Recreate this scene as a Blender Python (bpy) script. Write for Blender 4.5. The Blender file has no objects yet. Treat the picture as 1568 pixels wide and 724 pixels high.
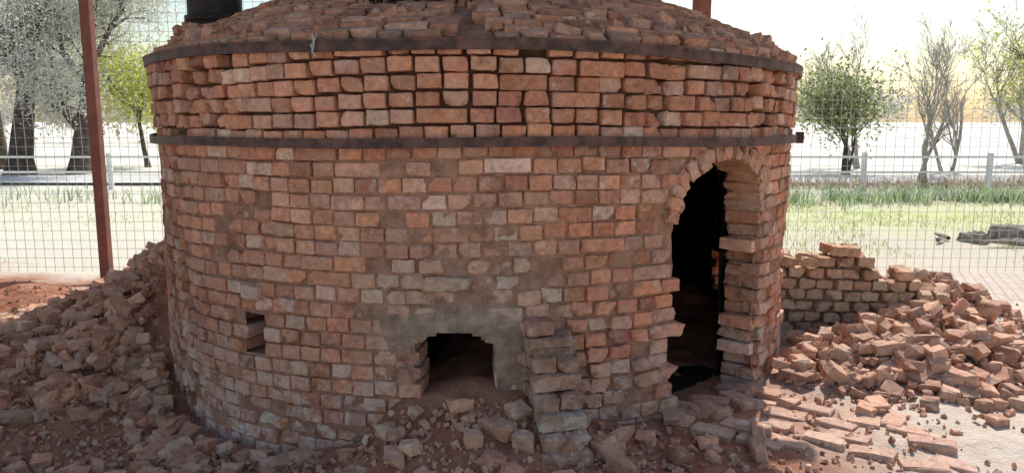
import bpy, math, numpy as np
from mathutils import Vector
rng=np.random.default_rng(7)
SC=bpy.context.scene
R=2.17; CX,CY=-0.242,5.765
rad=math.radians

# ---------------------------------------------------------------- noise
def _h(i):
    s=np.sin(i[:,0]*127.1+i[:,1]*311.7+i[:,2]*74.7)*43758.5453
    return s-np.floor(s)
def vn(p):
    i=np.floor(p); f=p-i; u=f*f*(3-2*f); r=0
    for a in (0,1):
        for b in (0,1):
            for c in (0,1):
                w=(u[:,0] if a else 1-u[:,0])*(u[:,1] if b else 1-u[:,1])*(u[:,2] if c else 1-u[:,2])
                r=r+w*_h(i+np.array([a,b,c]))
    return r
def fbm(p,o=4):
    r=0;a=.5;t=0
    for k in range(o):
        r=r+a*vn(p*(2**k)+k*17.3); t+=a; a*=.5
    return r/t
def fb2(x,y,s,z=0.0,o=4):
    x=np.asarray(x,float);y=np.asarray(y,float)
    sh=np.broadcast(x,y).shape
    x=np.broadcast_to(x,sh).ravel();y=np.broadcast_to(y,sh).ravel()
    return fbm(np.stack([x*s,y*s,np.full_like(x,z)],1),o).reshape(sh)

# ---------------------------------------------------------------- mesh helpers
def mesh_obj(name,V,F,mat,col=None,parent=None,smooth=False):
    V=np.asarray(V,np.float32).reshape(-1,3);F=np.asarray(F,np.int32).reshape(-1,4)
    me=bpy.data.meshes.new(name)
    me.vertices.add(len(V));me.vertices.foreach_set('co',V.ravel())
    me.loops.add(F.size);me.loops.foreach_set('vertex_index',F.ravel())
    me.polygons.add(len(F));me.polygons.foreach_set('loop_start',np.arange(len(F),dtype=np.int32)*4)
    me.update(calc_edges=True)
    if col is not None:
        ca=me.color_attributes.new('Col','FLOAT_COLOR','POINT')
        c=np.ones((len(V),4),np.float32);c[:,:3]=col
        ca.data.foreach_set('color',c.ravel())
    me.polygons.foreach_set('use_smooth',np.full(len(F),smooth))
    me.validate()
    me.materials.append(mat)
    ob=bpy.data.objects.new(name,me);SC.collection.objects.link(ob)
    if parent: ob.parent=parent
    return ob
def empty(name):
    e=bpy.data.objects.new(name,None);SC.collection.objects.link(e);return e

class MB:
    def __init__(s): s.V=[];s.F=[];s.C=[];s.n=0
    def add(s,V,F,C):
        V=np.asarray(V,float).reshape(-1,3);F=np.asarray(F,int).reshape(-1,4)
        s.V.append(V);s.F.append(F+s.n)
        C=np.asarray(C,float)
        s.C.append(np.broadcast_to(C,(len(V),3)) if C.ndim==1 else C);s.n+=len(V)
    def out(s,name,mat,parent=None,smooth=False):
        return mesh_obj(name,np.concatenate(s.V),np.concatenate(s.F),mat,np.concatenate(s.C),parent,smooth)

def box_t(xs,ys,zs):
    idx={};V=[];F=[]
    def v(a,b,c):
        k=(a,b,c)
        if k not in idx: idx[k]=len(V);V.append((xs[a],ys[b],zs[c]))
        return idx[k]
    X,Y,Z=len(xs)-1,len(ys)-1,len(zs)-1
    for a in range(X):
        for b in range(Y):
            F.append((v(a,b,0),v(a,b+1,0),v(a+1,b+1,0),v(a+1,b,0)))
            F.append((v(a,b,Z),v(a+1,b,Z),v(a+1,b+1,Z),v(a,b+1,Z)))
    for a in range(X):
        for c in range(Z):
            F.append((v(a,0,c),v(a+1,0,c),v(a+1,0,c+1),v(a,0,c+1)))
            F.append((v(a,Y,c),v(a,Y,c+1),v(a+1,Y,c+1),v(a+1,Y,c)))
    for b in range(Y):
        for c in range(Z):
            F.append((v(0,b,c),v(0,b,c+1),v(0,b+1,c+1),v(0,b+1,c)))
            F.append((v(X,b,c),v(X,b+1,c),v(X,b+1,c+1),v(X,b,c+1)))
    return np.array(V,float),np.array(F)
T_WALL=box_t([-.5,-.44,-.2,.12,.44,.5],[-.5,-.46,.1,.5],[-.5,-.42,-.05,.42,.5])
T_RUB=box_t([-.5,-.42,0,.42,.5],[-.5,-.42,.42,.5],[-.5,-.38,.38,.5])
T_PEB=box_t([-.5,0,.5],[-.5,.5],[-.5,.5])
T_BOX=box_t([-.5,.5],[-.5,.5],[-.5,.5])

def bricks(mb,C,M,S,col,T,jit=.002,bev=.006,chip=.5,seed=1,rc=(.02,.05)):
    r=np.random.default_rng(seed)
    tv,tf=T;C=np.asarray(C,float);M=np.asarray(M,float);S=np.asarray(S,float);N=len(C);n=len(tv)
    if N==0:return
    P=tv[None]*S[:,None,:]
    ext=(np.abs(np.abs(tv)-.5)<1e-6);e=ext.sum(1)
    pull=np.where(e==2,.6,np.where(e==3,1.1,0))*bev
    P=P-np.sign(tv)[None]*ext[None]*pull[None,:,None]*r.uniform(.3,1.6,(N,n,1))
    P+=r.normal(0,1,(N,n,3))*jit
    for k in range(2):
        cs=r.choice([-.5,.5],(N,3))*S
        rr=np.where(r.random(N)<chip,r.uniform(rc[0],rc[1],N),1e-6)
        d=np.linalg.norm(P-cs[:,None,:],axis=2)
        amt=np.clip(rr[:,None]-d,0,None)*.8
        dirn=-cs/np.linalg.norm(cs,axis=1,keepdims=True)
        P+=dirn[:,None,:]*amt[...,None]
    W=np.einsum('nij,nkj->nki',M,P)+C[:,None,:]
    F=(tf[None]+(np.arange(N)*n)[:,None,None]).reshape(-1,4)
    mb.add(W.reshape(-1,3),F,np.repeat(col,n,axis=0))

def rotm(yaw,pitch,roll):
    cy,sy=np.cos(yaw),np.sin(yaw);cp,sp=np.cos(pitch),np.sin(pitch);cr,sr=np.cos(roll),np.sin(roll)
    o=np.zeros_like(cy);i=np.ones_like(cy)
    Z=np.stack([cy,-sy,o,sy,cy,o,o,o,i],-1).reshape(-1,3,3)
    X=np.stack([i,o,o,o,cp,-sp,o,sp,cp],-1).reshape(-1,3,3)
    Y=np.stack([cr,o,sr,o,i,o,-sr,o,cr],-1).reshape(-1,3,3)
    return Z@X@Y
PAL=np.array([(.58,.24,.13),(.64,.29,.17),(.51,.20,.115),(.65,.36,.24),(.42,.165,.10),(.60,.26,.15),(.54,.27,.17),(.68,.46,.34),(.62,.245,.135),(.50,.27,.19)])
def bcol(N,seed=0,p=None):
    r=np.random.default_rng(seed)
    c=PAL[r.integers(0,len(PAL),N)]
    return c*r.uniform(.74,1.14,(N,1))*r.uniform(.95,1.05,(N,3))
def kp(psi,r,z):
    return np.stack([CX+r*np.sin(psi),CY-r*np.cos(psi),z*np.ones_like(psi)],-1)

# ---------------------------------------------------------------- materials
def newmat(name):
    m=bpy.data.materials.new(name);m.use_nodes=True;nt=m.node_tree
    b=nt.nodes['Principled BSDF'];b.inputs['Roughness'].default_value=.9
    b.inputs['Specular IOR Level'].default_value=.2
    return m,nt,b
def N(nt,t,**k):
    n=nt.nodes.new(t)
    for a,v in k.items(): setattr(n,a,v)
    return n
def noise(nt,scale,detail=5,rough=.6,vec=None,off=0):
    n=N(nt,'ShaderNodeTexNoise');n.inputs['Scale'].default_value=scale;n.inputs['Detail'].default_value=detail;n.inputs['Roughness'].default_value=rough
    if vec is None:
        vec=N(nt,'ShaderNodeNewGeometry').outputs['Position']
    if off:
        a=N(nt,'ShaderNodeVectorMath',operation='ADD');nt.links.new(vec,a.inputs[0]);a.inputs[1].default_value=(off,off*.7,off*.3);vec=a.outputs[0]
    nt.links.new(vec,n.inputs['Vector']);return n.outputs['Fac']
def mr(nt,v,a,b,c=0,d=1,smooth=True):
    n=N(nt,'ShaderNodeMapRange')
    if smooth:n.interpolation_type='SMOOTHSTEP'
    for k,x in zip((1,2,3,4),(a,b,c,d)): n.inputs[k].default_value=x
    nt.links.new(v,n.inputs[0]);return n.outputs[0]
def mix(nt,f,a,b,blend='MIX'):
    n=N(nt,'ShaderNodeMix',data_type='RGBA',blend_type=blend)
    for s,x in ((n.inputs[0],f),(n.inputs[6],a),(n.inputs[7],b)):
        if isinstance(x,(int,float)): s.default_value=x
        elif isinstance(x,tuple): s.default_value=(*x,1)
        else: nt.links.new(x,s)
    return n.outputs[2]
def math_(nt,op,a,b):
    n=N(nt,'ShaderNodeMath',operation=op)
    for s,x in ((n.inputs[0],a),(n.inputs[1],b)):
        if isinstance(x,(int,float)): s.default_value=x
        else: nt.links.new(x,s)
    return n.outputs[0]
def bump(nt,b,hs,strength=.6,dist=.01):
    prev=None
    for h,s,d in hs:
        n=N(nt,'ShaderNodeBump');n.inputs['Strength'].default_value=s;n.inputs['Distance'].default_value=d
        nt.links.new(h,n.inputs['Height'])
        if prev is not None: nt.links.new(prev,n.inputs['Normal'])
        prev=n.outputs[0]
    nt.links.new(prev,b.inputs['Normal'])

def brick_mat(name,dust=(.62,.35,.235),dustamt=.45,white=.6,dark=.6,lowwhite=0.0):
    m,nt,b=newmat(name)
    c=N(nt,'ShaderNodeVertexColor');c.layer_name='Col';c=c.outputs[0]
    n1=noise(nt,28,6,.7);n2=noise(nt,3.2,5,.6,off=11);n3=noise(nt,13,8,.8,off=5);n4=noise(nt,140,3,.7)
    g=mr(nt,n1,.25,.75,.5,1.42,False)
    gg=N(nt,'ShaderNodeCombineColor');[nt.links.new(g,gg.inputs[i]) for i in range(3)]
    c=mix(nt,1.0,c,gg.outputs[0],'MULTIPLY')
    c=mix(nt,mr(nt,n2,.42,.68,0,dustamt),c,dust)
    c=mix(nt,mr(nt,noise(nt,20,6,.75,off=43),.5,.68,0,.45),c,dust)
    c=mix(nt,mr(nt,n3,.55,.67,0,white),c,(.74,.62,.53))
    if lowwhite:
        z=N(nt,'ShaderNodeSeparateXYZ');nt.links.new(N(nt,'ShaderNodeNewGeometry').outputs['Position'],z.inputs[0])
        lw=math_(nt,'MULTIPLY',mr(nt,z.outputs[2],.85,.0,0,lowwhite),mr(nt,noise(nt,8,8,.8,off=71),.46,.60))
        c=mix(nt,lw,c,(.72,.62,.55))
    c=mix(nt,mr(nt,noise(nt,5,7,.75,off=31),.54,.69,0,dark),c,(.17,.085,.06))
    c=mix(nt,mr(nt,noise(nt,60,4,.8,off=3),.58,.72,0,.6),c,(.22,.10,.065))
    nt.links.new(c,b.inputs['Base Color'])
    bump(nt,b,[(n1,.65,.012),(n4,.55,.004)])
    return m
M_BR=brick_mat('kiln_brick',dark=.66,lowwhite=.7)
M_RB=brick_mat('rubble_brick',dust=(.62,.40,.28),dustamt=.6,white=.5,dark=.35)
M_PB=brick_mat('pale_brick',dust=(.60,.47,.32),dustamt=.5,white=.55)

def clay_mat():
    m,nt,b=newmat('clay_mortar')
    c=N(nt,'ShaderNodeVertexColor');c.layer_name='Col'
    n1=noise(nt,14,7,.7);n2=noise(nt,70,4,.7)
    g=mr(nt,n1,.3,.75,.5,1.35,False)
    gg=N(nt,'ShaderNodeCombineColor');[nt.links.new(g,gg.inputs[i]) for i in range(3)]
    c=mix(nt,1.0,c.outputs[0],gg.outputs[0],'MULTIPLY')
    nt.links.new(c,b.inputs['Base Color']);bump(nt,b,[(n1,.9,.025),(n2,.8,.008)]);return m
M_CL=clay_mat()
def plain(name,c1,c2,scale=8,rough=.85,metal=0,bs=.3,bd=.004):
    m,nt,b=newmat(name);n=noise(nt,scale,6,.65)
    nt.links.new(mix(nt,mr(nt,n,.35,.65),c1,c2),b.inputs['Base Color'])
    b.inputs['Roughness'].default_value=rough;b.inputs['Metallic'].default_value=metal
    bump(nt,b,[(noise(nt,scale*6,4,.6),bs,bd)]);return m
M_ST=plain('rusty_steel',(.06,.04,.036),(.16,.085,.065),14,.6,.2)
M_RED=plain('red_oxide_paint',(.2,.08,.062),(.26,.105,.082),6,.5)
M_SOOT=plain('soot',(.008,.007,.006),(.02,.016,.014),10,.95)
M_WIRE=plain('galvanised_wire',(.42,.42,.42),(.55,.55,.54),6,.5,.3)
M_ROOF=plain('roof_sheet_metal',(.6,.6,.6),(.7,.69,.68),3,.5,.0)
M_WHITE=plain('white_paint',(.75,.75,.73),(.82,.82,.8),5,.6)
M_BARK=plain('bark',(.07,.055,.045),(.16,.13,.105),5,.95,0,.9,.03)
M_PBARK=plain('pale_bark',(.3,.27,.23),(.42,.39,.34),5,.95)
M_ROAD=plain('gravel_road',(.5,.49,.46),(.6,.59,.56),3,.95)

def leaf_mat(name,tr=.5):
    m,nt,b=newmat(name);out=nt.nodes['Material Output']
    c=N(nt,'ShaderNodeVertexColor');c.layer_name='Col'
    d=N(nt,'ShaderNodeBsdfDiffuse');t=N(nt,'ShaderNodeBsdfTranslucent');mx=N(nt,'ShaderNodeMixShader');mx.inputs[0].default_value=tr
    nt.links.new(c.outputs[0],d.inputs[0]);nt.links.new(c.outputs[0],t.inputs[0])
    nt.links.new(d.outputs[0],mx.inputs[1]);nt.links.new(t.outputs[0],mx.inputs[2]);nt.links.new(mx.outputs[0],out.inputs[0])
    nt.nodes.remove(b);return m
M_LEAF=leaf_mat('leaf')

# ---------------------------------------------------------------- terrain
PS=np.radians([-180,-130,-100,-85,-74,-64,-52,-40,-25,-14,-8,2,8,14,22,30,52,64,75,90,105,130,180])
HH=np.array([.3,.72,.92,.88,.6,.24,.04,.0,.0,.12,.34,.37,.32,.14,.04,.0,.0,.02,.08,.12,.12,.3,.3])
WW=np.array([1.5,2.0,2.3,2.4,2.4,2.2,2.,1.4,.9,.8,.75,.75,.75,.8,.8,.8,.8,.9,1.2,1.4,1.2,1.5,1.5])
def ground_h(x,y):
    x=np.asarray(x,float);y=np.asarray(y,float)
    dx=x-CX;dy=y-CY;dr=np.hypot(dx,dy);d=dr-R;psi=np.arctan2(dx,-dy)
    H=np.interp(psi,PS,HH);W=np.interp(psi,PS,WW)
    near=np.clip(1-(dr-3)/4,0,1);near=near*near*(3-2*near)
    h=.075*np.clip(x,-2.5,1.0)*near
    h=h+H*np.clip(1-np.clip(d,0,None)/W,0,1)**1.25
    h=h+.36*np.exp(-(((x-3.0)/.6)**2+((y-5.5)/.45)**2))
    h=h+.20*np.exp(-(((x-2.55)/.6)**2+((y-4.75)/.40)**2))
    n=fb2(x,y,1.3,3)-.5;n2=fb2(x,y,7,9)-.5
    outer=np.clip(1-(dr-6)/6,0,1)
    h=h+near*(n*.08+n2*.05)+(1-near)*(fb2(x,y,.35,2)-.5)*.12*np.clip(outer+.3,0,1)
    h=h+.22*np.exp(-(((x+5.2)/1.2)**2+((y-7.3)/.5)**2))
    return h
def axis(a,b,st,far):
    m=list(np.arange(a,b,st));s=st;v=m[-1];hi=[]
    while v<far: s*=1.22;v+=s;hi.append(v)
    s=st;v=m[0];lo=[]
    while v>-far: s*=1.22;v-=s;lo.append(v)
    return np.array(lo[::-1]+m+hi)
gx=axis(-5.6,4.8,.035,700);gy=axis(2.6,8.6,.035,700)
GX,GY=np.meshgrid(gx,gy);GZ=ground_h(GX,GY)
nx,ny=len(gx),len(gy)
ii=np.arange(nx*ny).reshape(ny,nx)
F=np.stack([ii[:-1,:-1],ii[:-1,1:],ii[1:,1:],ii[1:,:-1]],-1)
def ground_mat():
    m,nt,b=newmat('ground_soil_grass')
    pos=N(nt,'ShaderNodeNewGeometry').outputs['Position']
    sp=N(nt,'ShaderNodeSeparateXYZ');nt.links.new(pos,sp.inputs[0]);X,Y=sp.outputs[0],sp.outputs[1]
    nA=noise(nt,.9,5,.6);nB=noise(nt,6,6,.7,off=3);nC=noise(nt,45,5,.7,off=7);nD=noise(nt,.25,4,.6,off=17)
    soil=mix(nt,mr(nt,nB,.35,.65),(.34,.13,.075),(.50,.23,.14))
    soil=mix(nt,mr(nt,nC,.52,.72,0,.5),soil,(.62,.40,.28))
    sand=mix(nt,mr(nt,nB,.3,.7),(.68,.54,.43),(.80,.69,.58))
    xs=math_(nt,'ADD',X,math_(nt,'MULTIPLY',math_(nt,'SUBTRACT',nA,.5),1.2))
    near=mix(nt,mr(nt,xs,1.2,2.3),soil,sand)
    ybounce=math_(nt,'ADD',Y,math_(nt,'MULTIPLY',math_(nt,'SUBTRACT',nA,.5),1.2))
    near=mix(nt,mr(nt,ybounce,2.0,2.8,1,0),near,sand)  # unseen pale foreground, added to bounce light onto the kiln front
    yn=math_(nt,'ADD',Y,math_(nt,'MULTIPLY',math_(nt,'SUBTRACT',nA,.5),3.2))
    yd=math_(nt,'DIVIDE',yn,40.)
    cr=N(nt,'ShaderNodeValToRGB');nt.links.new(yd,cr.inputs[0]);e=cr.color_ramp.elements
    e[0].position=.2;e[0].color=(.66,.56,.44,1);e[1].position=1;e[1].color=(.78,.76,.68,1)
    for p,c in ((.26,(.66,.60,.46)),(.295,(.62,.62,.34)),(.34,(.56,.62,.24)),(.38,(.62,.60,.38)),(.43,(.6,.57,.45)),(.5,(.66,.63,.53)),(.62,(.77,.74,.65))):
        k=e.new(p);k.color=(*c,1)
    out=mix(nt,mr(nt,nB,.45,.65,0,.5),cr.outputs[0],(.68,.62,.48))
    out=mix(nt,mr(nt,nC,.5,.72,0,.35),out,(.40,.38,.22))
    out=mix(nt,mr(nt,nD,.45,.65,0,.4),out,(.74,.69,.56))
    out=mix(nt,mr(nt,X,-3,3,.7,0),out,(.74,.70,.58))
    col=mix(nt,mr(nt,yn,7.6,8.9),near,out)
    nt.links.new(col,b.inputs['Base Color'])
    bump(nt,b,[(nB,.6,.05),(nC,.9,.02),(noise(nt,160,3,.7),.6,.006)])
    return m
mesh_obj('ground',np.stack([GX,GY,GZ],-1),F,ground_mat(),None,None,True)

# ---------------------------------------------------------------- kiln
kiln=empty('brick_kiln')
PD,PF,PV,PB=rad(39.6),rad(-.95),rad(-30.4),rad(102)
DH=.365
def opening(psi,z,g=0.0,gv=0.0):
    s=(psi-PD)*R
    a=((np.abs(s)<DH+g)&(z<1.13))|(((s/(DH+g))**2+((z-1.12)/(.30+g))**2)<1)&(z>1.0)
    s=(psi-PF)*R
    b=(np.abs(s)<.2+g)&(z>.12)&(z<.545+g+.075*(1-(s/.2)**2))
    s=(psi-PV)*R
    c=(np.abs(s)<.066+g*.5+gv)&(z>.44-g*.5)&(z<.635+g*.5)
    s=(psi-PB)*R
    d=(np.abs(s)<.09)&(z>.27)&(z<.58)
    s=(psi-rad(-60))*R
    f=(np.abs(s)<.06)&(z>.5)&(z<.6)
    return a|b|c|d|f
def plaster(psi,z):
    s=(psi-rad(1))*R
    p=np.exp(-((s/.46)**4))*np.exp(-(((z-.75)/.30)**4))
    q=np.exp(-(((s-.02)/.3)**4))*np.exp(-(((z-.3)/.4)**4))
    return np.clip(np.maximum(p,q),0,1)
def rough_zone(psi,z):
    n=fbm(np.stack([psi*3.2+5,z*2.2,np.zeros_like(psi)],1),3)
    n=np.clip((n-.60)/.12,0,1)
    up=(z>1.56)
    e=np.exp(-((psi-rad(-38))/.14)**2)+.9*np.exp(-((psi-rad(27))/.06)**2)+.9*np.exp(-((psi-rad(50))/.12)**2)
    mid=.7*np.exp(-((psi-rad(-30))/.12)**2-((z-1.1)/.3)**2)
    return np.clip(np.where(up,n*.35+e,n*.6+mid)+.5*np.exp(-((psi-rad(-52))/.1)**2),0,1)

S=[];PSI=[];wallz=[]
z=-.34;k=0
CH=.0775
while z<1.93:
    zc=z+CH/2
    psi=-math.pi+rng.uniform(0,.05)
    stretch=.0 if zc>1.56 else .05
    while psi<math.pi-.02:
        u=rng.random()
        w=.111 if u<.95-stretch else (.165 if u<.96 else .225)
        w*=rng.uniform(.95,1.05)
        g=rng.uniform(.005,.013) if zc<1.56 else rng.uniform(.008,.020)
        pc=psi+(w/2)/R
        PSI.append(pc);wallz.append(zc+.012*math.sin(pc*3+1)+.008*math.sin(pc*7+k*.3)+rng.normal(0,.0022))
        S.append((w,.2,.0675+rng.normal(0,.0022)))
        psi+=(w+g)/R
    z+=CH;k+=1
PSI=np.array(PSI);wallz=np.array(wallz);S=np.array(S)
rz=rough_zone(PSI,wallz);pl=plaster(PSI,wallz)
n=len(PSI)
s=(PSI-PD)*R
sf=(PSI-PF)*R
arch=((s/.475)**2+((wallz-1.12)/.405)**2<1)&(wallz>1.10)
archf=(np.abs(sf)<.23)&(wallz>.5)&(wallz<.71)
keep=~opening(PSI+rng.normal(0,.006,n),wallz,0,.035)&~arch&~archf
keep&=~((rng.random(n)<.006+.07*rz)&(wallz>.1))
rr=R-.1+rng.normal(0,.0032,n)-rz*rng.uniform(0,.055,n)+np.where(wallz>1.56,.016,0)
rr+=np.where(rng.random(n)<.04,rng.uniform(.0,.014,n),0)-np.where(rng.random(n)<.07,rng.uniform(.008,.022,n),0)
rr+=.03*(fbm(np.stack([PSI*2.5,wallz*1.5,np.full(n,4.)],1),3)-.5)
top=(wallz>1.86);rr+=np.where(top,.015,0)
rr-=.006*pl
col=bcol(n,3)
tone=fbm(np.stack([PSI*2.2+3,wallz*1.8,np.zeros(n)],1),4)[:,None]
col=col*(.58+.85*tone)
low=np.clip((.5-wallz)/.5,0,1)[:,None]
col=col*(1-.4*low)+np.array([.42,.25,.19])*.4*low
rr_c=np.random.default_rng(77).random((n,1))
pm=pl[:,None]*(.4+.5*rr_c)
col=col*(1-pm)+np.array([.52,.43,.33])*pm
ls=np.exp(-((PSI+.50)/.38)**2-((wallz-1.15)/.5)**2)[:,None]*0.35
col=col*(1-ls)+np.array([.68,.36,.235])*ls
yaw=PSI+rng.normal(0,.011,n)+rz*rng.normal(0,.09,n)
M=rotm(yaw,rng.normal(0,.009,n)+rz*rng.normal(0,.07,n),rng.normal(0,.011,n)+rz*rng.normal(0,.045,n))
P=kp(PSI,rr,0);P[:,2]=wallz
mb=MB()
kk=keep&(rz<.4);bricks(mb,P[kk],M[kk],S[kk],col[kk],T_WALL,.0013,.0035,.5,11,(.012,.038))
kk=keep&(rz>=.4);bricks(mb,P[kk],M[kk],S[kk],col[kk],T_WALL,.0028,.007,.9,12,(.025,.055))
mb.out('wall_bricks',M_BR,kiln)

mb=MB()
def add_list(L,T=T_WALL,mb=mb,jit=.0018,bev=.005,chip=.6,seed=5,mul=1.0,tint=None,ta=.0):
    P=np.array([l[0] for l in L]);M=np.array([l[1] for l in L]);S=np.array([l[2] for l in L])
    c=bcol(len(L),seed)*mul
    if tint is not None: c=c*(1-ta)+np.array(tint)*ta
    bricks(mb,P,M,S,c,T,jit,bev,chip,seed)
L=[]
z=-.03;ki=0
axD=np.array([math.sin(PD),-math.cos(PD)]);txD=np.array([math.cos(PD),math.sin(PD)])
while z<1.2:
    for sgn in (-1,1):
        for dep in ((.06,.175) if sgn>0 else (.175,)):
            sc=sgn*(DH+.055+rng.normal(0,.014)+(.016 if ki%2 else 0))
            edge=R*math.cos(DH/R)-dep+(.012 if sgn>0 else 0)
            p=np.array([CX,CY])+axD*edge+txD*sc
            L.append(((p[0],p[1],z+.04),rotm(np.array([PD+rng.normal(0,.07)+.12*(sgn>0)]),np.array([rng.normal(0,.03)]),np.array([rng.normal(0,.03)]))[0],(.112,.11,.069)))
    z+=CH;ki+=1
add_list(L,tint=(.52,.34,.23),ta=.3,seed=21,chip=1,bev=.009,jit=.0035)
L=[]
def place(psi0,sx,zz,tilt,size,dep=.1,out=0):
    psi=psi0+sx/R
    p=kp(np.array([psi]),R-dep+out,zz)[0]
    c,s_=math.cos(tilt),math.sin(tilt)
    Mz=rotm(np.array([psi]),np.array([0.]),np.array([0.]))[0]
    Rt=np.array([[c,0,s_],[0,1,0],[-s_,0,c]])
    L.append((p,Mz@Rt,size))
nA=17
for i in range(nA):
    t=math.pi*(i+.5)/nA
    a,b=.412,.352
    place(PD,a*math.cos(t),1.12+b*math.sin(t),math.atan2(math.cos(t)/a,math.sin(t)/b)+rng.normal(0,.06),(.068,.22,.105*rng.uniform(.75,1.1)),.1,rng.normal(.0,.014))
for i in range(5):
    place(PD,.30+.03*i,1.485-.037*i,.55+.05*i,(.17,.2,.05),.1,.012+rng.normal(0,.004))
add_list(L,seed=22,chip=1,tint=(.58,.38,.27),ta=.2,bev=.008,jit=.0035,mul=.92)
L=[]
for i in range(7):
    x=-.21+.42*(i+.5)/7
    place(PF,x,.60+.075*(1-(x/.21)**2)+.005,x*.9,(.056,.2,.105),.1,-.010+rng.normal(0,.004))
for zz in np.arange(.02,.56,.0775):
    for sg in (-1,1):
        place(PF,sg*.247,zz+.04,0,(.1,.2,.069),.1,-.010)
add_list(L,seed=23,chip=.7,tint=(.42,.31,.23),ta=.7)
L=[];place(PV,.02,.765,.0,(.12,.2,.07),.06,0);place(rad(-24.5),.02,.72,.05,(.1,.2,.065),.08,0)
add_list(L,seed=24,tint=(.6,.5,.42),ta=.5)
mb.out('arch_and_jamb_bricks',M_BR,kiln)

def core(name,r0,inner,mat,dp,dz,z0,z1,par,grow=0.0):
    ps=np.arange(-180,180,dp)*math.pi/180;zs=np.arange(z0,z1+1e-6,dz)
    A,B=np.meshgrid(ps,zs);a=A.ravel();b=B.ravel()
    pp=np.stack([CX+r0*np.sin(a),CY-r0*np.cos(a),b],1)
    if not inner:
        n1=fbm(pp*9,4)-.5;n2=fbm(pp*38,3)-.5;n3=fbm(pp*2.2+9,3)-.5
        pz=plaster(a,b)*np.clip((.80-b)/.12,.25,1);rz=rough_zone(a,b)
        r=r0+n1*.030+n2*.018+n3*.02+pz*.011-rz*.04-np.where(b>1.56,.024,0)
        cc=np.array([.46,.255,.17])*(1-.8*pz[:,None])+np.array([.45,.35,.26])*.8*pz[:,None]
        cc=cc*np.where(b>1.56,.38,1)[:,None]  # above the hoop, shade of the deep open joints put into the colour
    else:
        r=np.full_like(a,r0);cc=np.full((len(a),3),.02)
    pp=np.stack([CX+r*np.sin(a),CY-r*np.cos(a),b],1)
    nr,nc=len(zs),len(ps);idx=np.arange(nr*nc).reshape(nr,nc)
    nxt=np.roll(idx,-1,1)
    F=np.stack([idx[:-1],nxt[:-1],nxt[1:],idx[1:]],-1).reshape(-1,4)
    ac=(A[:-1]+dp*math.pi/360).ravel();bc=(B[:-1]+dz/2).ravel()
    F=F[~opening(ac,bc,grow)]
    return mesh_obj(name,pp,F,mat,cc,par,not inner)
core('mortar_core',R-.014,False,M_CL,.5,.018,-.4,1.97,kiln,.012)
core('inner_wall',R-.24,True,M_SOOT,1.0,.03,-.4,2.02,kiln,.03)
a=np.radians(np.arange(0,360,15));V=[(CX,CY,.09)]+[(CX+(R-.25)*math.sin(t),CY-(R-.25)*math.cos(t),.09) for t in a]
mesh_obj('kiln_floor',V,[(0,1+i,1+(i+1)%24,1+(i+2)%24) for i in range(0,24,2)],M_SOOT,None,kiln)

def dz_(r): return 2.0+.62*(1-(r/2.17)**2)
mb=MB();r=2.12;k=0
Pd=[];Md=[];Sd=[]
while r>.25:
    slope=math.atan(.62*2*r/2.17**2)
    psi=rng.uniform(0,.1)
    while psi<2*math.pi-.06:
        w=rng.choice([.11,.13,.16,.21],p=[.4,.35,.15,.1])*rng.uniform(.94,1.05)
        pc=psi+w/2/r
        rj=r+rng.normal(0,.004)
        lump=fbm(np.array([[math.sin(pc)*r*2.5,math.cos(pc)*r*2.5,1.]]),3)[0]
        p=kp(np.array([pc]),rj,0)[0];p[2]=dz_(r)-.014+rng.normal(0,.0035)+(lump-.5)*.05
        psi+=(w+rng.uniform(.005,.016))/r
        if rng.random()<.03: continue
        Pd.append(p);Md.append((pc+rng.normal(0,.02),slope*.6+rng.normal(0,.035),rng.normal(0,.025)));Sd.append((w,.11,.056))
    r-=.062
Md=np.array(Md);cd=bcol(len(Pd),41);cd=cd*.55+np.array([.48,.28,.19])*.45
cd*=np.random.default_rng(5).uniform(.65,1.1,(len(cd),1))
bricks(mb,Pd,rotm(Md[:,0],Md[:,1],Md[:,2]),Sd,cd,T_WALL,.002,.005,.6,42,(.015,.04))
mb.out('dome_bricks',M_BR,kiln)
ps=np.radians(np.arange(0,360,1.5));rs=np.linspace(2.13,.0,60)
A,B=np.meshgrid(ps,rs)
xx=CX+B*np.sin(A);yy=CY-B*np.cos(A);zz=dz_(B)-.022+(fb2(xx,yy,8,2)-.5)*.04
idx=np.arange(A.size).reshape(A.shape);nxt=np.roll(idx,-1,1)
F=np.stack([idx[:-1],nxt[:-1],nxt[1:],idx[1:]],-1).reshape(-1,4)
mesh_obj('dome_clay',np.stack([xx,yy,zz],-1),F,M_CL,np.full((A.size,3),(.38,.20,.13)),kiln,True)
mb=MB();m=170;r_=np.random.default_rng(91);pp=r_.uniform(-math.pi,math.pi,m);q=r_.uniform(1.95,2.12,m)
Pq=kp(pp,q,0);Pq[:,2]=dz_(q)+.005;sz=r_.uniform(.03,.1,(m,1))*r_.uniform(.6,1.2,(m,3))
bricks(mb,Pq,rotm(pp,r_.normal(0,.4,m),r_.normal(0,.4,m)),sz,bcol(m,92)*.5+np.array([.45,.27,.18])*.5,T_RUB,.004,.006,.6,93)
mb.out('dome_rim_rubble',M_BR,kiln)

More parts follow.
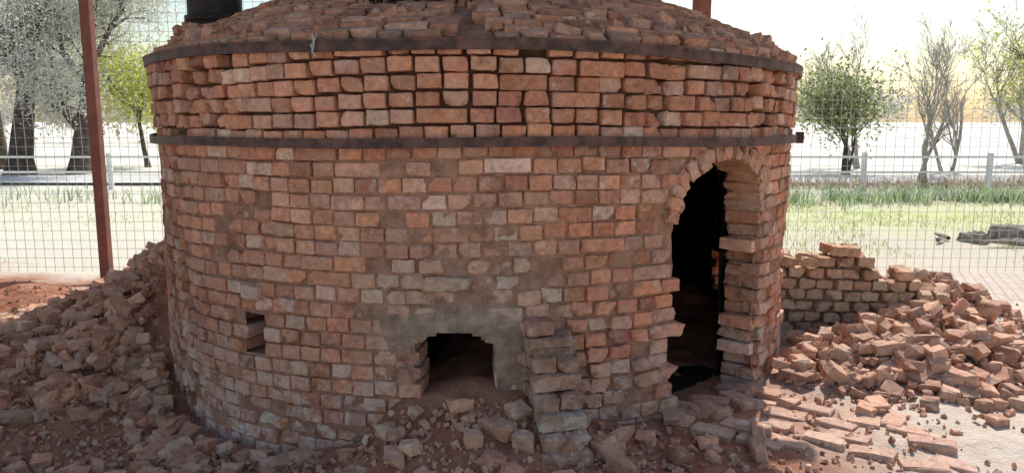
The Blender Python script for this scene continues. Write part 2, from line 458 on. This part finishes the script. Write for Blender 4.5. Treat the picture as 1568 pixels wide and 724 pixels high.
def hoop(name,r0,z0,h,t,tilt=0,wob=.006):
    ps=np.radians(np.arange(0,360,1.5));V=[]
    for a in ps:
        w=wob*math.sin(a*3+1)+wob*.6*math.sin(a*7)+tilt*math.sin(a)
        rr_=r0+wob*.7*math.sin(a*5+2)
        for (dr,dzz) in ((0,-h/2),(t,-h/2),(t,h/2),(0,h/2)):
            V.append((CX+(rr_+dr)*math.sin(a),CY-(rr_+dr)*math.cos(a),z0+w+dzz))
    nP=len(ps);F=[]
    for i in range(nP):
        j=(i+1)%nP
        for q in range(4):
            q2=(q+1)%4;F.append((i*4+q,j*4+q,j*4+q2,i*4+q2))
    return mesh_obj(name,V,F,M_ST,None,kiln)
hoop('steel_hoop_middle',R+.026,1.525,.046,.014,-.004,.007)
hoop('steel_hoop_top',R+.028,1.96,.043,.016,-.032,.009)
hoop('steel_hoop_top_flange',R-.03,1.986,.012,.078,-.032,.009)
mb=MB()
for (psi,z,sz) in ((rad(67),1.525,(.03,.05,.07)),(rad(70),1.525,(.03,.05,.07))):
    p=kp(np.array([psi]),R+.055,z);bricks(mb,p,rotm(np.array([psi]),np.array([0.]),np.array([0.])),[sz],np.array([[.08,.05,.04]]),T_RUB,0,.002,0,1)
p=kp(np.array([rad(70)]),R+.075,1.525);bricks(mb,p,rotm(np.array([rad(70)]),np.array([0.]),np.array([0.])),[(.16,.018,.018)],np.array([[.08,.05,.04]]),T_BOX,0,.002,0,1)
mb.out('hoop_bolt_lug',M_ST,kiln)

def tube(mb,pts,rads,col,sides=5):
    pts=np.asarray(pts,float);n=len(pts);d=np.gradient(pts,axis=0)
    d/=np.linalg.norm(d,axis=1,keepdims=True)+1e-9
    up=np.where(np.abs(d[:,2:3])>.9,np.array([[1.,0,0]]),np.array([[0,0,1.]]))
    a=np.cross(d,up);a/=np.linalg.norm(a,axis=1,keepdims=True)+1e-9;b=np.cross(d,a)
    th=np.arange(sides)*2*math.pi/sides
    V=pts[:,None]+np.asarray(rads)[:,None,None]*(np.cos(th)[None,:,None]*a[:,None]+np.sin(th)[None,:,None]*b[:,None])
    idx=np.arange(n*sides).reshape(n,sides);nx_=np.roll(idx,-1,1)
    F=np.stack([idx[:-1],nx_[:-1],nx_[1:],idx[1:]],-1).reshape(-1,4)
    mb.add(V.reshape(-1,3),F,np.array(col))
mb=MB()
pz=kp(np.array([rad(-17.5)]),R+.06,1.98)[0]
tube(mb,[pz+np.array(o) for o in ((0,.04,.04),(.0,-.0,.035),(.005,-.005,0),(-.005,-.005,-.04),(.015,-.01,-.06))],[.004]*5,(.5,.45,.4))
tube(mb,[pz+np.array(o) for o in ((.01,.03,.05),(.012,-.004,.02),(-.008,-.008,-.01),(.0,-.006,-.03))],[.004]*4,(.5,.45,.4))
mb.out('wire_tie',M_WIRE,kiln)

mb=MB();L=[];cc=np.array([-1.98,5.32])
for k in range(4):
    zz=2.0+k*.07
    for i in range(11):
        a=i*2*math.pi/11+k*.29
        rr_=.27-.02*k+rng.normal(0,.015)
        if rng.random()<.12: continue
        L.append(((cc[0]+rr_*math.sin(a),cc[1]-rr_*math.cos(a),zz+rng.normal(0,.008)),rotm(np.array([a+rng.normal(0,.2)]),np.array([rng.normal(0,.08)]),np.array([rng.normal(0,.1)]))[0],(.12,.12,.06)))
add_list(L,T_WALL,mb,.004,.01,.9,31,.9,(.46,.28,.18),.5)
mb.out('chimney_collar',M_BR,kiln)
mb=MB();tube(mb,[(cc[0],cc[1],z) for z in (2.1,2.4,3.2,4.6)],[.175]*4,(.02,.02,.02),24)
tube(mb,[(cc[0],cc[1],z) for z in (2.27,2.275,2.31,2.315)],[.176,.195,.195,.176],(.02,.02,.02),24)
mb.out('flue_pipe',plain('black_steel',(.02,.018,.02),(.05,.035,.03),8,.6,.2),kiln,True)

# stepped buttress by the stoke hole, bonded courses
mb=MB();L=[]
PW=rad(11.0);ax=np.array([math.sin(PW),-math.cos(PW)]);tx=np.array([math.cos(PW),math.sin(PW)])
for k in range(10):
    z=-.06+k*.076
    out=.50-.046*k
    y=out-.055+rng.normal(0,.012);row=0
    while y>-.06:
        stre=((k+row)%2==0) and k<9
        its=[(0.0,.228)] if stre else [(-.058,.111),(.058,.111)]
        if k==9: its=[(-.05,.13)]
        for (tpos,wd) in its:
            p=np.array([CX,CY])+ax*(R+y+rng.normal(0,.005))+tx*(tpos+rng.normal(0,.007))
            L.append(((p[0],p[1],z+.035+rng.normal(0,.002)),rotm(np.array([PW+rng.normal(0,.05)]),np.array([rng.normal(0,.03)]),np.array([rng.normal(0,.025)]))[0],(wd,.11,.070)))
        y-=.112;row+=1
add_list(L,T_WALL,mb,.003,.008,.95,51,.75,(.36,.24,.165),.6)
bricks(mb,[(CX+(R+.04)*math.sin(PW),CY-(R+.04)*math.cos(PW),.25)],rotm(np.array([PW]),np.array([0.]),np.array([0.])),[(.2,.2,.66)],np.array([[.2,.13,.09]]),T_RUB,.002,.003,0,3)
mb.out('stepped_buttress',M_BR,kiln)

mb=MB()
nD=500;pp=rng.normal(rad(-9),.07,nD);rr_=rng.uniform(1.5,1.8,nD)
P=kp(pp,rr_,0);P[:,2]=dz_(rr_)+rng.uniform(.0,.06,nD)
q=P[:,None,:]+rng.normal(0,.012,(nD,4,3));q[:,2:,2]+=rng.uniform(.01,.07,(nD,1))
mb.add(q.reshape(-1,3),np.arange(nD*4).reshape(-1,4),np.array([.06,.04,.03]))
mb.out('dry_weeds',M_LEAF,None)

# ---------------------------------------------------------------- rubble
def scatter(xs,ys,w,seed,zup=.05,tilt=.35,tint=(.60,.37,.25),ta=.35,whole=.12):
    r=np.random.default_rng(seed);m=len(xs)
    kind=r.random(m);hf=.30
    Lh=np.where(kind<whole,.21,np.where(kind<whole+hf,r.uniform(.08,.14,m),r.uniform(.03,.08,m)))
    Wd=np.where(kind<whole+hf,.102,r.uniform(.025,.065,m));Ht=np.where(kind<whole+hf,.068,r.uniform(.02,.05,m))
    S=np.stack([Lh,Wd,Ht],1)*r.uniform(.82,1.0,(m,3))
    z=ground_h(xs,ys)+Ht*.2+r.uniform(0,1,m)**1.6*zup*w
    yaw=r.uniform(0,6.28,m);p=r.normal(0,tilt,m)*(.3+.7*w);q=r.normal(0,tilt,m)*(.3+.7*w)
    e=(r.random(m)<.15);p=np.where(e,p+1.4,p)
    c=bcol(m,seed+1);c=c*(1-ta)+np.array(tint)*ta;c*=r.uniform(.7,1.3,(m,1));c=np.minimum(c,.72)
    mb=MB();bricks(mb,np.stack([xs,ys,z],1),rotm(yaw,p,q),S,c,T_RUB,.003,.005,.85,seed+2,(.02,.065))
    return mb
def samp(n,x0,x1,y0,y1,dens,seed):
    r=np.random.default_rng(seed);X=[];Y=[];W=[];c=0
    while c<n:
        x=r.uniform(x0,x1,4000);y=r.uniform(y0,y1,4000)
        d=np.hypot(x-CX,y-CY)-R;psi=np.arctan2(x-CX,-(y-CY))
        p=dens(x,y,d,psi);k=(r.random(4000)<p)&(d>.06)
        X.append(x[k]);Y.append(y[k]);W.append(np.clip(p[k],0,1));c+=k.sum()
    return np.concatenate(X)[:n],np.concatenate(Y)[:n],np.concatenate(W)[:n]
def dl(x,y,d,psi):
    p=np.clip(1.2-d/2.3,0,1)*np.clip((-psi-.45)/.4,.12,1)
    return p*np.clip((8.0-y)/1.2,0,1)*np.clip((fb2(x,y,1.5,5)-.36)*3.4,.06,1)
x,y,w=samp(1900,-5,-.9,2.5,7.8,dl,1);scatter(x,y,w,100,.08).out('brick_rubble',M_RB)
def dr_(x,y,d,psi):
    a=np.exp(-(((x-2.5)/.66)**2+((y-4.6)/.42)**2))*1.3
    b=np.exp(-(((x-3.0)/.45)**2+((y-5.4)/.5)**2))*1.2
    c=np.exp(-(((x-1.85)/.35)**2+((y-4.55)/.25)**2))*.5
    return np.clip(a+b+c,0,1)*(d>.1)*np.where((y>4.95)&(y<5.45)&(x<2.5),.2,1)
x,y,w=samp(950,1.3,4.2,3.6,7,dr_,2);scatter(x,y,w,200,.11,tint=(.64,.44,.33),ta=.45,whole=.15).out('brick_rubble',M_RB)
def dc(x,y,d,psi):
    return np.exp(-(d/.6)**2)*np.clip((np.abs(psi)<.62)*1.0,0,1)*.9*(.2+fb2(x,y,3,6))
x,y,w=samp(170,-1.7,1.3,2.7,4.2,dc,3);scatter(x,y,w,300,.015,.25,whole=.07).out('brick_rubble',M_RB)
def dp(x,y,d,psi): return np.exp(-(np.clip(d,0,9)/1.6)**2)*(.35+.65*(np.abs(psi-PD)>.25))*(.2+fb2(x,y,2.5,8))*np.where((x>2.2)&(y<4.1),.3,1)
x,y,w=samp(14000,-5,4.4,2.4,7.6,dp,4)
m=len(x);r=np.random.default_rng(9)
sz=r.uniform(.006,.03,(m,1))*r.uniform(.6,1.3,(m,3))
mb=MB();c=bcol(m,77)*.6+np.array([.58,.38,.27])*.4;c*=r.uniform(.6,1.2,(m,1))
bricks(mb,np.stack([x,y,ground_h(x,y)+sz[:,2]*.3],1),rotm(r.uniform(0,6,m),r.normal(0,.5,m),r.normal(0,.5,m)),sz,c,T_PEB,.0025,.002,0,5)
mb.out('gravel_fragments',M_RB)

# low broken brick wall at the right
wall=empty('low_brick_wall')
L=[]
def wp(s): return np.array([1.86+s*.985,5.30-.16*math.sin(min(s,1.6))])
def wtop(s):
    st=math.floor(s/.13)*.13
    return (.74-.05*math.sin(st*14) if st<.55 else .66-.42*(st-.55)-.05*math.sin(st*23))
z=-.05;k=0
while z<.75:
    s=.06*(k%2)
    while s<1.3:
        lim=wtop(s)+rng.normal(0,.02)
        if z+.04<lim:
            a=wp(s);b=wp(s+.05);yw=math.atan2(b[1]-a[1],b[0]-a[0])
            tp=z+.12>lim; sg=3.5 if tp else 1.2
            for layer in (0,1):
                nrm=np.array([-math.sin(yw),math.cos(yw)])*(.12*layer)
                L.append(((a[0]+nrm[0]+rng.normal(0,.004)*sg,a[1]+nrm[1]+rng.normal(0,.008)*sg,z+.035),rotm(np.array([yw+rng.normal(0,.06)*sg]),np.array([rng.normal(0,.03)*sg]),np.array([rng.normal(0,.03)*sg]))[0],(.106,.112,.064)))
        s+=.12
    z+=.0765;k+=1
mb=MB();add_list(L,T_WALL,mb,.003,.008,.95,61,1.,(.56,.42,.29),.5)
mb.out('wall_courses',M_PB,wall)
mb=MB()
for i in range(11):
    s=i*.12;a=wp(s);h=wtop(s)-.12
    bricks(mb,[(a[0],a[1]+.065,h/2-.1)],rotm(np.array([-.08]),np.array([0.]),np.array([0.])),[(.13,.17,h+.2)],np.array([[.34,.22,.15]]),T_RUB,.004,.01,0,i)
mb.out('wall_mortar',M_CL,wall)

# flat loose bricks in front of the door
mb=MB();P=[];Y=[]
ya=-.62;ca,sa=math.cos(ya),math.sin(ya)
for i in range(-2,5):
    for j in range(-2,6):
        u=i*.232+.1*(j%2);v=j*.122
        x=1.32+u*ca-v*sa+rng.normal(0,.015);y=3.72+u*sa+v*ca+rng.normal(0,.015)
        if rng.random()<.2 or x<.95 or x>2.05 or y<3.3 or y>4.1-.1*(x>1.6): continue
        P.append((x,y));Y.append(ya+rng.normal(0,.12)+(1.57 if rng.random()<.06 else 0))
P=np.array(P);Y=np.array(Y);m=len(P)
bricks(mb,np.stack([P[:,0],P[:,1],ground_h(P[:,0],P[:,1])-.012],1),rotm(Y,rng.normal(0,.04,m),rng.normal(0,.04,m)),np.tile([.208,.104,.065],(m,1)),bcol(m,5)*.4+np.array([.62,.46,.37])*.6,T_RUB,.002,.004,.8,8)
mb.out('brick_paving',M_RB)

mb=MB();P=[];
for i in range(6):
    q=np.array([CX,CY])+axD*(R-.02+.1*(i%2))+txD*(-.3+.12*i);P.append(q)
P=np.array(P);m=len(P)
bricks(mb,np.stack([P[:,0],P[:,1],ground_h(P[:,0],P[:,1])+.012],1),rotm(np.full(m,PD)+rng.normal(0,.15,m),rng.normal(0,.06,m),rng.normal(0,.06,m)),np.tile([.11,.215,.06],(m,1)),bcol(m,6)*.5+np.array([.40,.24,.17])*.5,T_RUB,.002,.006,.6,8)
mb.out('door_sill',M_RB,kiln)

# ---------------------------------------------------------------- shelter
sh=empty('open_shelter')
def box(mb,c,s,col=(.3,.3,.3)):
    mb.add(T_BOX[0]*np.array(s)+np.array(c),T_BOX[1],np.array(col))
mb=MB()
for (x,y,wd) in ((-4.4,8.25,.10),(1.96,8.3,.15),(-4.4,4.3,.11),(3.25,4.3,.11)):
    box(mb,(x,y,1.85),(wd,.1,4.1))
box(mb,(1.96,8.24,2.9),(.19,.012,.5))
mb.out('posts',M_RED,sh)
mb=MB()
for y in (4.35,6.3,8.38): box(mb,(-.6 if y<5 else -.95,y,3.84),(8.0 if y<5 else 7.4,.08,.14))
for x in np.arange(-4.4,2.6,1.15): box(mb,(x,6.4,3.95),(.05,4.2,.07))
mb.out('beams',M_RED,sh)
xs=np.arange(-4.75,2.5,.02);zc=4.0+.012*np.sin(xs*2*math.pi/.1)
V=np.concatenate([np.stack([xs,np.full_like(xs,4.2),zc],1),np.stack([xs,np.full_like(xs,8.6),zc],1)])  # unseen roof, front edge cut back so bounced light reaches the kiln
m=len(xs);i=np.arange(m-1)
mesh_obj('roof_sheets',V,np.stack([i,i+1,i+1+m,i+m],1),M_ROOF,None,sh)

fe=empty('wire_mesh_fence')
mb=MB();t=.004
def fence(x0,x1,y,h):
    for x in np.arange(x0,x1,.1):
        box(mb,(x+rng.normal(0,.003),y,h/2),(t,t,h))
    for z in np.arange(.05,h,.1):
        box(mb,((x0+x1)/2,y+t,z+rng.normal(0,.003)),(x1-x0,t,t))
fence(-9.5,-1.5,8.32,3.1);fence(1.2,9.5,8.32,2.15)
mb.out('wire_panels',M_WIRE,fe)
mb=MB()
for x in (-9.5,9.5): box(mb,(x,8.38,1.5),(.07,.07,3.2))
mb.out('fence_posts',M_RED,fe)

wf=empty('white_rail_fence');mb=MB()
for x in np.arange(-40,41,3.0):
    box(mb,(x+.4,18.5,.4),(.1,.1,.95))
for z in (.42,.78): box(mb,(.4,18.44,z),(80,.03,.05))
mb.out('rails_and_posts',M_WHITE,wf)
xs=np.arange(-90,91,3.);V=np.concatenate([np.stack([xs,np.full_like(xs,19.6),np.full_like(xs,.075)],1),np.stack([xs,np.full_like(xs,22.2),np.full_like(xs,.075)],1)])
m=len(xs);i=np.arange(m-1)
mesh_obj('road',V,np.stack([i,i+1,i+1+m,i+m],1),M_ROAD)

# ---------------------------------------------------------------- vegetation
def leaves(mb,P,size,cols,seed,asp=.55):
    r=np.random.default_rng(seed);n=len(P)
    a=r.normal(0,1,(n,3));a/=np.linalg.norm(a,axis=1,keepdims=True)
    b=np.cross(a,r.normal(0,1,(n,3)));b/=np.linalg.norm(b,axis=1,keepdims=True)
    s=r.uniform(.6,1.3,(n,1))*size
    a=a*s;b=b*s*asp
    q=np.stack([P-a,P-b*.9,P+a,P+b*.9],1)
    c=cols[r.integers(0,len(cols),n)]*r.uniform(.7,1.25,(n,1))
    mb.add(q.reshape(-1,3),np.arange(n*4).reshape(-1,4),np.repeat(c,4,axis=0))
def tree(name,base,H,tr,seed,levels=4,bark=M_BARK,leafn=0,leafs=.06,lcols=None,spread=.55,first=.35,nb=4,stems=1,lsp=.25,tipr=.006,up=.12,lenf=.62,droop=0,asp=.55):
    r=np.random.default_rng(seed);mb=MB();tips=[]
    def br(p,d,L,ra,lv):
        n=6 if lv>=levels-1 else 4
        pts=[p];dd=d.copy()
        for i in range(n):
            dd=dd+r.normal(0,.13 if lv<levels else .05,3);dd[2]+=up*(.3 if lv==levels else 1)*.3-(droop if lv<=1 else 0);dd/=np.linalg.norm(dd)
            pts.append(pts[-1]+dd*L/n)
        pts=np.array(pts);rs=np.linspace(ra,ra*.5 if lv else tipr*.5,n+1)
        if lv==levels: rs[0]*=1.35
        tube(mb,pts,rs,(.1,.08,.06),8 if lv==levels else (5 if lv>1 else 3))
        if lv==0:
            tips.append(pts[2:]);return
        k=nb+(1 if lv<levels else 0)
        for i in range(k):
            t=r.uniform(first if lv==levels else .25,1) if i else 1.0
            f=t*n;j=min(int(f),n-1);q=pts[j]+(pts[j+1]-pts[j])*(f-j)
            az=r.uniform(0,6.28);sp=spread*r.uniform(.6,1.4)
            ax=np.array([math.cos(az),math.sin(az),.1]);nd=dd*math.cos(sp)+ax*math.sin(sp);nd/=np.linalg.norm(nd)
            br(q,nd,L*lenf*r.uniform(.75,1.2),max(np.interp(t,[0,1],[rs[0],rs[-1]])*.62,tipr),lv-1)
        if lv==1: tips.append(pts[2:])
    for s in range(stems):
        d=np.array([r.normal(0,.07),r.normal(0,.07),1.]);
        if stems>1: d[:2]+=r.normal(0,.22,2)
        d/=np.linalg.norm(d)
        b=np.array([base[0],base[1],-.1])+np.array([r.normal(0,.12),r.normal(0,.12),0])*(stems>1)
        br(b,d,H*.42,tr,levels)
    e=empty(name);mb.out('trunk_and_limbs',bark,e,True)
    if leafn:
        T=np.concatenate(tips)
        w=fbm(T*1.1+seed,3);pr=np.clip((w-.40)/.16,.03,1);pr/=pr.sum();k=r.choice(len(T),leafn,p=pr)
        P=T[k]+r.normal(0,lsp,(leafn,3))
        P[:,2]=np.maximum(P[:,2],.5)
        ml=MB();leaves(ml,P,leafs,np.array(lcols),seed+1,asp);ml.out('foliage',M_LEAF,e)
    return e
GREEN=[(.20,.27,.10),(.30,.36,.14),(.42,.46,.2),(.14,.18,.09),(.36,.40,.2)]
PALE=[(.70,.70,.65),(.76,.76,.73),(.62,.62,.54),(.58,.60,.42)]
YEL=[(.54,.58,.16),(.64,.66,.24),(.42,.49,.16)]
tree('shade_tree',(-15.0,23.6),9.0,.38,1,4,M_BARK,32000,.058,PALE,.7,.35,4,lsp=.38,droop=.12,asp=.35)
tree('shade_tree',(-13.5,24.2),8.6,.33,2,4,M_BARK,32000,.058,PALE,.7,.35,4,lsp=.38,droop=.12,asp=.35)
tree('shade_tree',(-17.5,26.5),9.0,.3,3,4,M_BARK,18000,.065,PALE,.65,.4,4,lsp=.36,droop=.08,asp=.35)
tree('yellow_leaved_tree',(-12.9,27.5),5.6,.10,4,3,M_BARK,8000,.07,YEL,.75,.3,4,lsp=.5)
tree('leafy_tree',(10.3,24),3.7,.055,5,3,M_BARK,4600,.065,GREEN,.8,.5,4,stems=4,lsp=.38,lenf=.72)
tree('bare_tree',(12.0,27),6.0,.08,6,4,M_PBARK,0,spread=.5,first=.25,stems=2,tipr=.006)
tree('bare_tree',(10.6,19.9),4.9,.06,7,4,M_PBARK,0,spread=.45,first=.25,stems=2,tipr=.005,nb=3)
tree('bare_tree',(13.9,24.5),5.6,.06,8,4,M_PBARK,0,spread=.5,first=.25,stems=2,tipr=.006)
tree('bare_tree',(19.5,30),6.5,.10,9,4,M_PBARK,2000,.07,YEL,.5,.25,4,stems=2,tipr=.008)
tree('bare_tree',(16.2,23.5),5.6,.09,19,4,M_BARK,500,.06,YEL,.5,.25,4,tipr=.007)

mb=MB();r=np.random.default_rng(33)
def crown(cx,cy,z0,w,h,n,cols,ls):
    nc=14
    cc=np.stack([cx+r.normal(0,w*.28,nc),cy+r.normal(0,w*.25,nc),z0+h*r.uniform(.25,.85,nc)],1)
    k=r.integers(0,nc,n);P=cc[k]+r.normal(0,1,(n,3))*np.array([w*.13,w*.13,h*.12])
    leaves(mb,P,ls,np.array(cols),int(r.integers(1e6)))
for x in np.arange(-170,190,5.5):
    y=150+r.uniform(-12,25);h=r.uniform(3.5,8.5)*(1.35 if x>50 else 1)
    cols=[(.44,.45,.43),(.5,.5,.47),(.38,.4,.37)] if r.random()<.6 else [(.5,.48,.45),(.54,.52,.49)]  # distance haze put into the leaf colour as pale greys
    crown(x,y,0,h*1.2,h,420,cols,.34)
for x,h in ((-32,7),(-38,8),(-27,6),(-45,8),(-22,5)):
    crown(x,60,0,h,h,900,[(.42,.33,.25),(.4,.37,.26),(.46,.39,.31)],.2)
mb.out('distant_trees',M_LEAF)

def blades(name,P,h,wd,cols,seed,lean=.4):
    r=np.random.default_rng(seed);n=len(P);a=r.uniform(0,6.28,n)
    d=np.stack([np.cos(a),np.sin(a),np.zeros(n)],1);s=np.stack([-np.sin(a),np.cos(a),np.zeros(n)],1)
    hh=h*r.uniform(.5,1.2,(n,1));L=hh*lean*r.uniform(.3,1.6,(n,1));up=np.array([[0,0,1.]])
    p0=P;p1=P+up*hh*.7+d*L*.4;p2=P+up*hh+d*L
    w=wd*r.uniform(.6,1.2,(n,1))
    q=np.stack([p0-s*w,p0+s*w,p1+s*w*.8,p1-s*w*.8,p2+s*w*.15,p2-s*w*.15],1)
    b=(np.arange(n)*6)[:,None]
    F=np.concatenate([b+np.array([0,1,2,3]),b+np.array([3,2,4,5])])
    c=np.array(cols)[r.integers(0,len(cols),n)]*r.uniform(.7,1.2,(n,1))
    mb=MB();mb.add(q.reshape(-1,3),F,np.repeat(c,6,axis=0));return mb.out(name,M_LEAF)
def gp(x,y): return np.stack([x,y,ground_h(x,y)],1)
r=np.random.default_rng(44)
n=6500;x=np.where(r.random(n)<.85,r.uniform(4,24,n),r.uniform(-20,-5,n));y=15.8+r.normal(0,.5,n)
cl=fb2(x,y,1.6,12)>.45;x,y=x[cl],y[cl]
blades('strap_leaved_plants',gp(x,y),.30,.014,[(.28,.38,.18),(.38,.47,.26),(.46,.54,.34)],1,.8)
n=26000;x=r.uniform(-14,16,n);y=r.uniform(8.9,16,n)
k=((fb2(x,y,.7,3)>.5)|((y>12)&(y<14)&(x>0)&(fb2(x,y,1.2,13)>.42)))&((x>0)|(r.random(n)<.3));x,y=x[k],y[k]
blades('grass',gp(x,y),.055,.006,[(.46,.50,.14),(.56,.58,.24),(.64,.6,.38),(.36,.42,.14)],2,.8)
n=3500;x=r.uniform(5,24,n);y=18.9+r.normal(0,.3,n)
blades('dry_shrubs',gp(x,y),.3,.010,[(.38,.3,.22),(.46,.4,.3)],3,.9)

st=empty('tree_stump');mb=MB()
for (x,y,r0,h) in ((6.9,10.5,.28,.2),(6.3,10.4,.16,.12),(7.4,10.7,.2,.1)):
    a=np.linspace(0,2*math.pi,19)[:-1]
    rn=1+.18*np.sin(a*3+x)+.1*np.sin(a*7);ring=[]
    for (f,zz) in ((1.35,-.05),(1.05,.06),(.95,h),(.5,h+.01),(.02,h-.02)):
        ring.append(np.stack([x+r0*f*rn*np.cos(a),y+r0*f*rn*np.sin(a),np.full(18,zz)+rng.normal(0,.012,18)],1))
    V=np.concatenate(ring);idx=np.arange(90).reshape(5,18);nx_=np.roll(idx,-1,1)
    mb.add(V,np.stack([idx[:-1],nx_[:-1],nx_[1:],idx[1:]],-1).reshape(-1,4),np.array([.2,.15,.1]))
for i in range(9):
    a=rng.uniform(0,3.1);p=np.array([6.7+rng.normal(0,.5),10.4+rng.normal(0,.25),.06]);d=np.array([math.cos(a),math.sin(a)*.5,.03])*rng.uniform(.15,.35)
    tube(mb,[p-d,p,p+d],[.03,.035,.015],(.2,.16,.12))
mb.out('stump_wood',plain('dead_wood',(.2,.17,.13),(.42,.36,.3),12,.95,0,.6,.01),st)

# ---------------------------------------------------------------- camera & light
cam=bpy.data.cameras.new('camera');co=bpy.data.objects.new('camera',cam);SC.collection.objects.link(co)
cam.sensor_width=36;cam.lens=36*1184/1568;cam.clip_end=3000;cam.clip_start=.05
co.location=(0,0,1.63);co.rotation_euler=(rad(90-8.5),0,0);SC.camera=co
el,az=rad(50),rad(25)
sv=Vector((math.sin(az)*math.cos(el),math.cos(az)*math.cos(el),math.sin(el)))
sd=bpy.data.lights.new('sun','SUN');sd.energy=5;sd.angle=rad(.5);sd.color=(1,.95,.88)
so=bpy.data.objects.new('sun',sd);so.rotation_euler=sv.to_track_quat('Z','Y').to_euler();SC.collection.objects.link(so)
w=bpy.data.worlds.new('World');SC.world=w;w.use_nodes=True;nt=w.node_tree
sk=nt.nodes.new('ShaderNodeTexSky');sk.sky_type='NISHITA';sk.sun_disc=False;sk.sun_elevation=el;sk.sun_rotation=az
sk.air_density=1.35;sk.dust_density=1.3;sk.ozone_density=1.2
bg=nt.nodes['Background'];bg.inputs[1].default_value=.15;nt.links.new(sk.outputs[0],bg.inputs[0])
SC.view_settings.view_transform='Standard';SC.view_settings.look='None';SC.view_settings.exposure=0;SC.view_settings.gamma=1
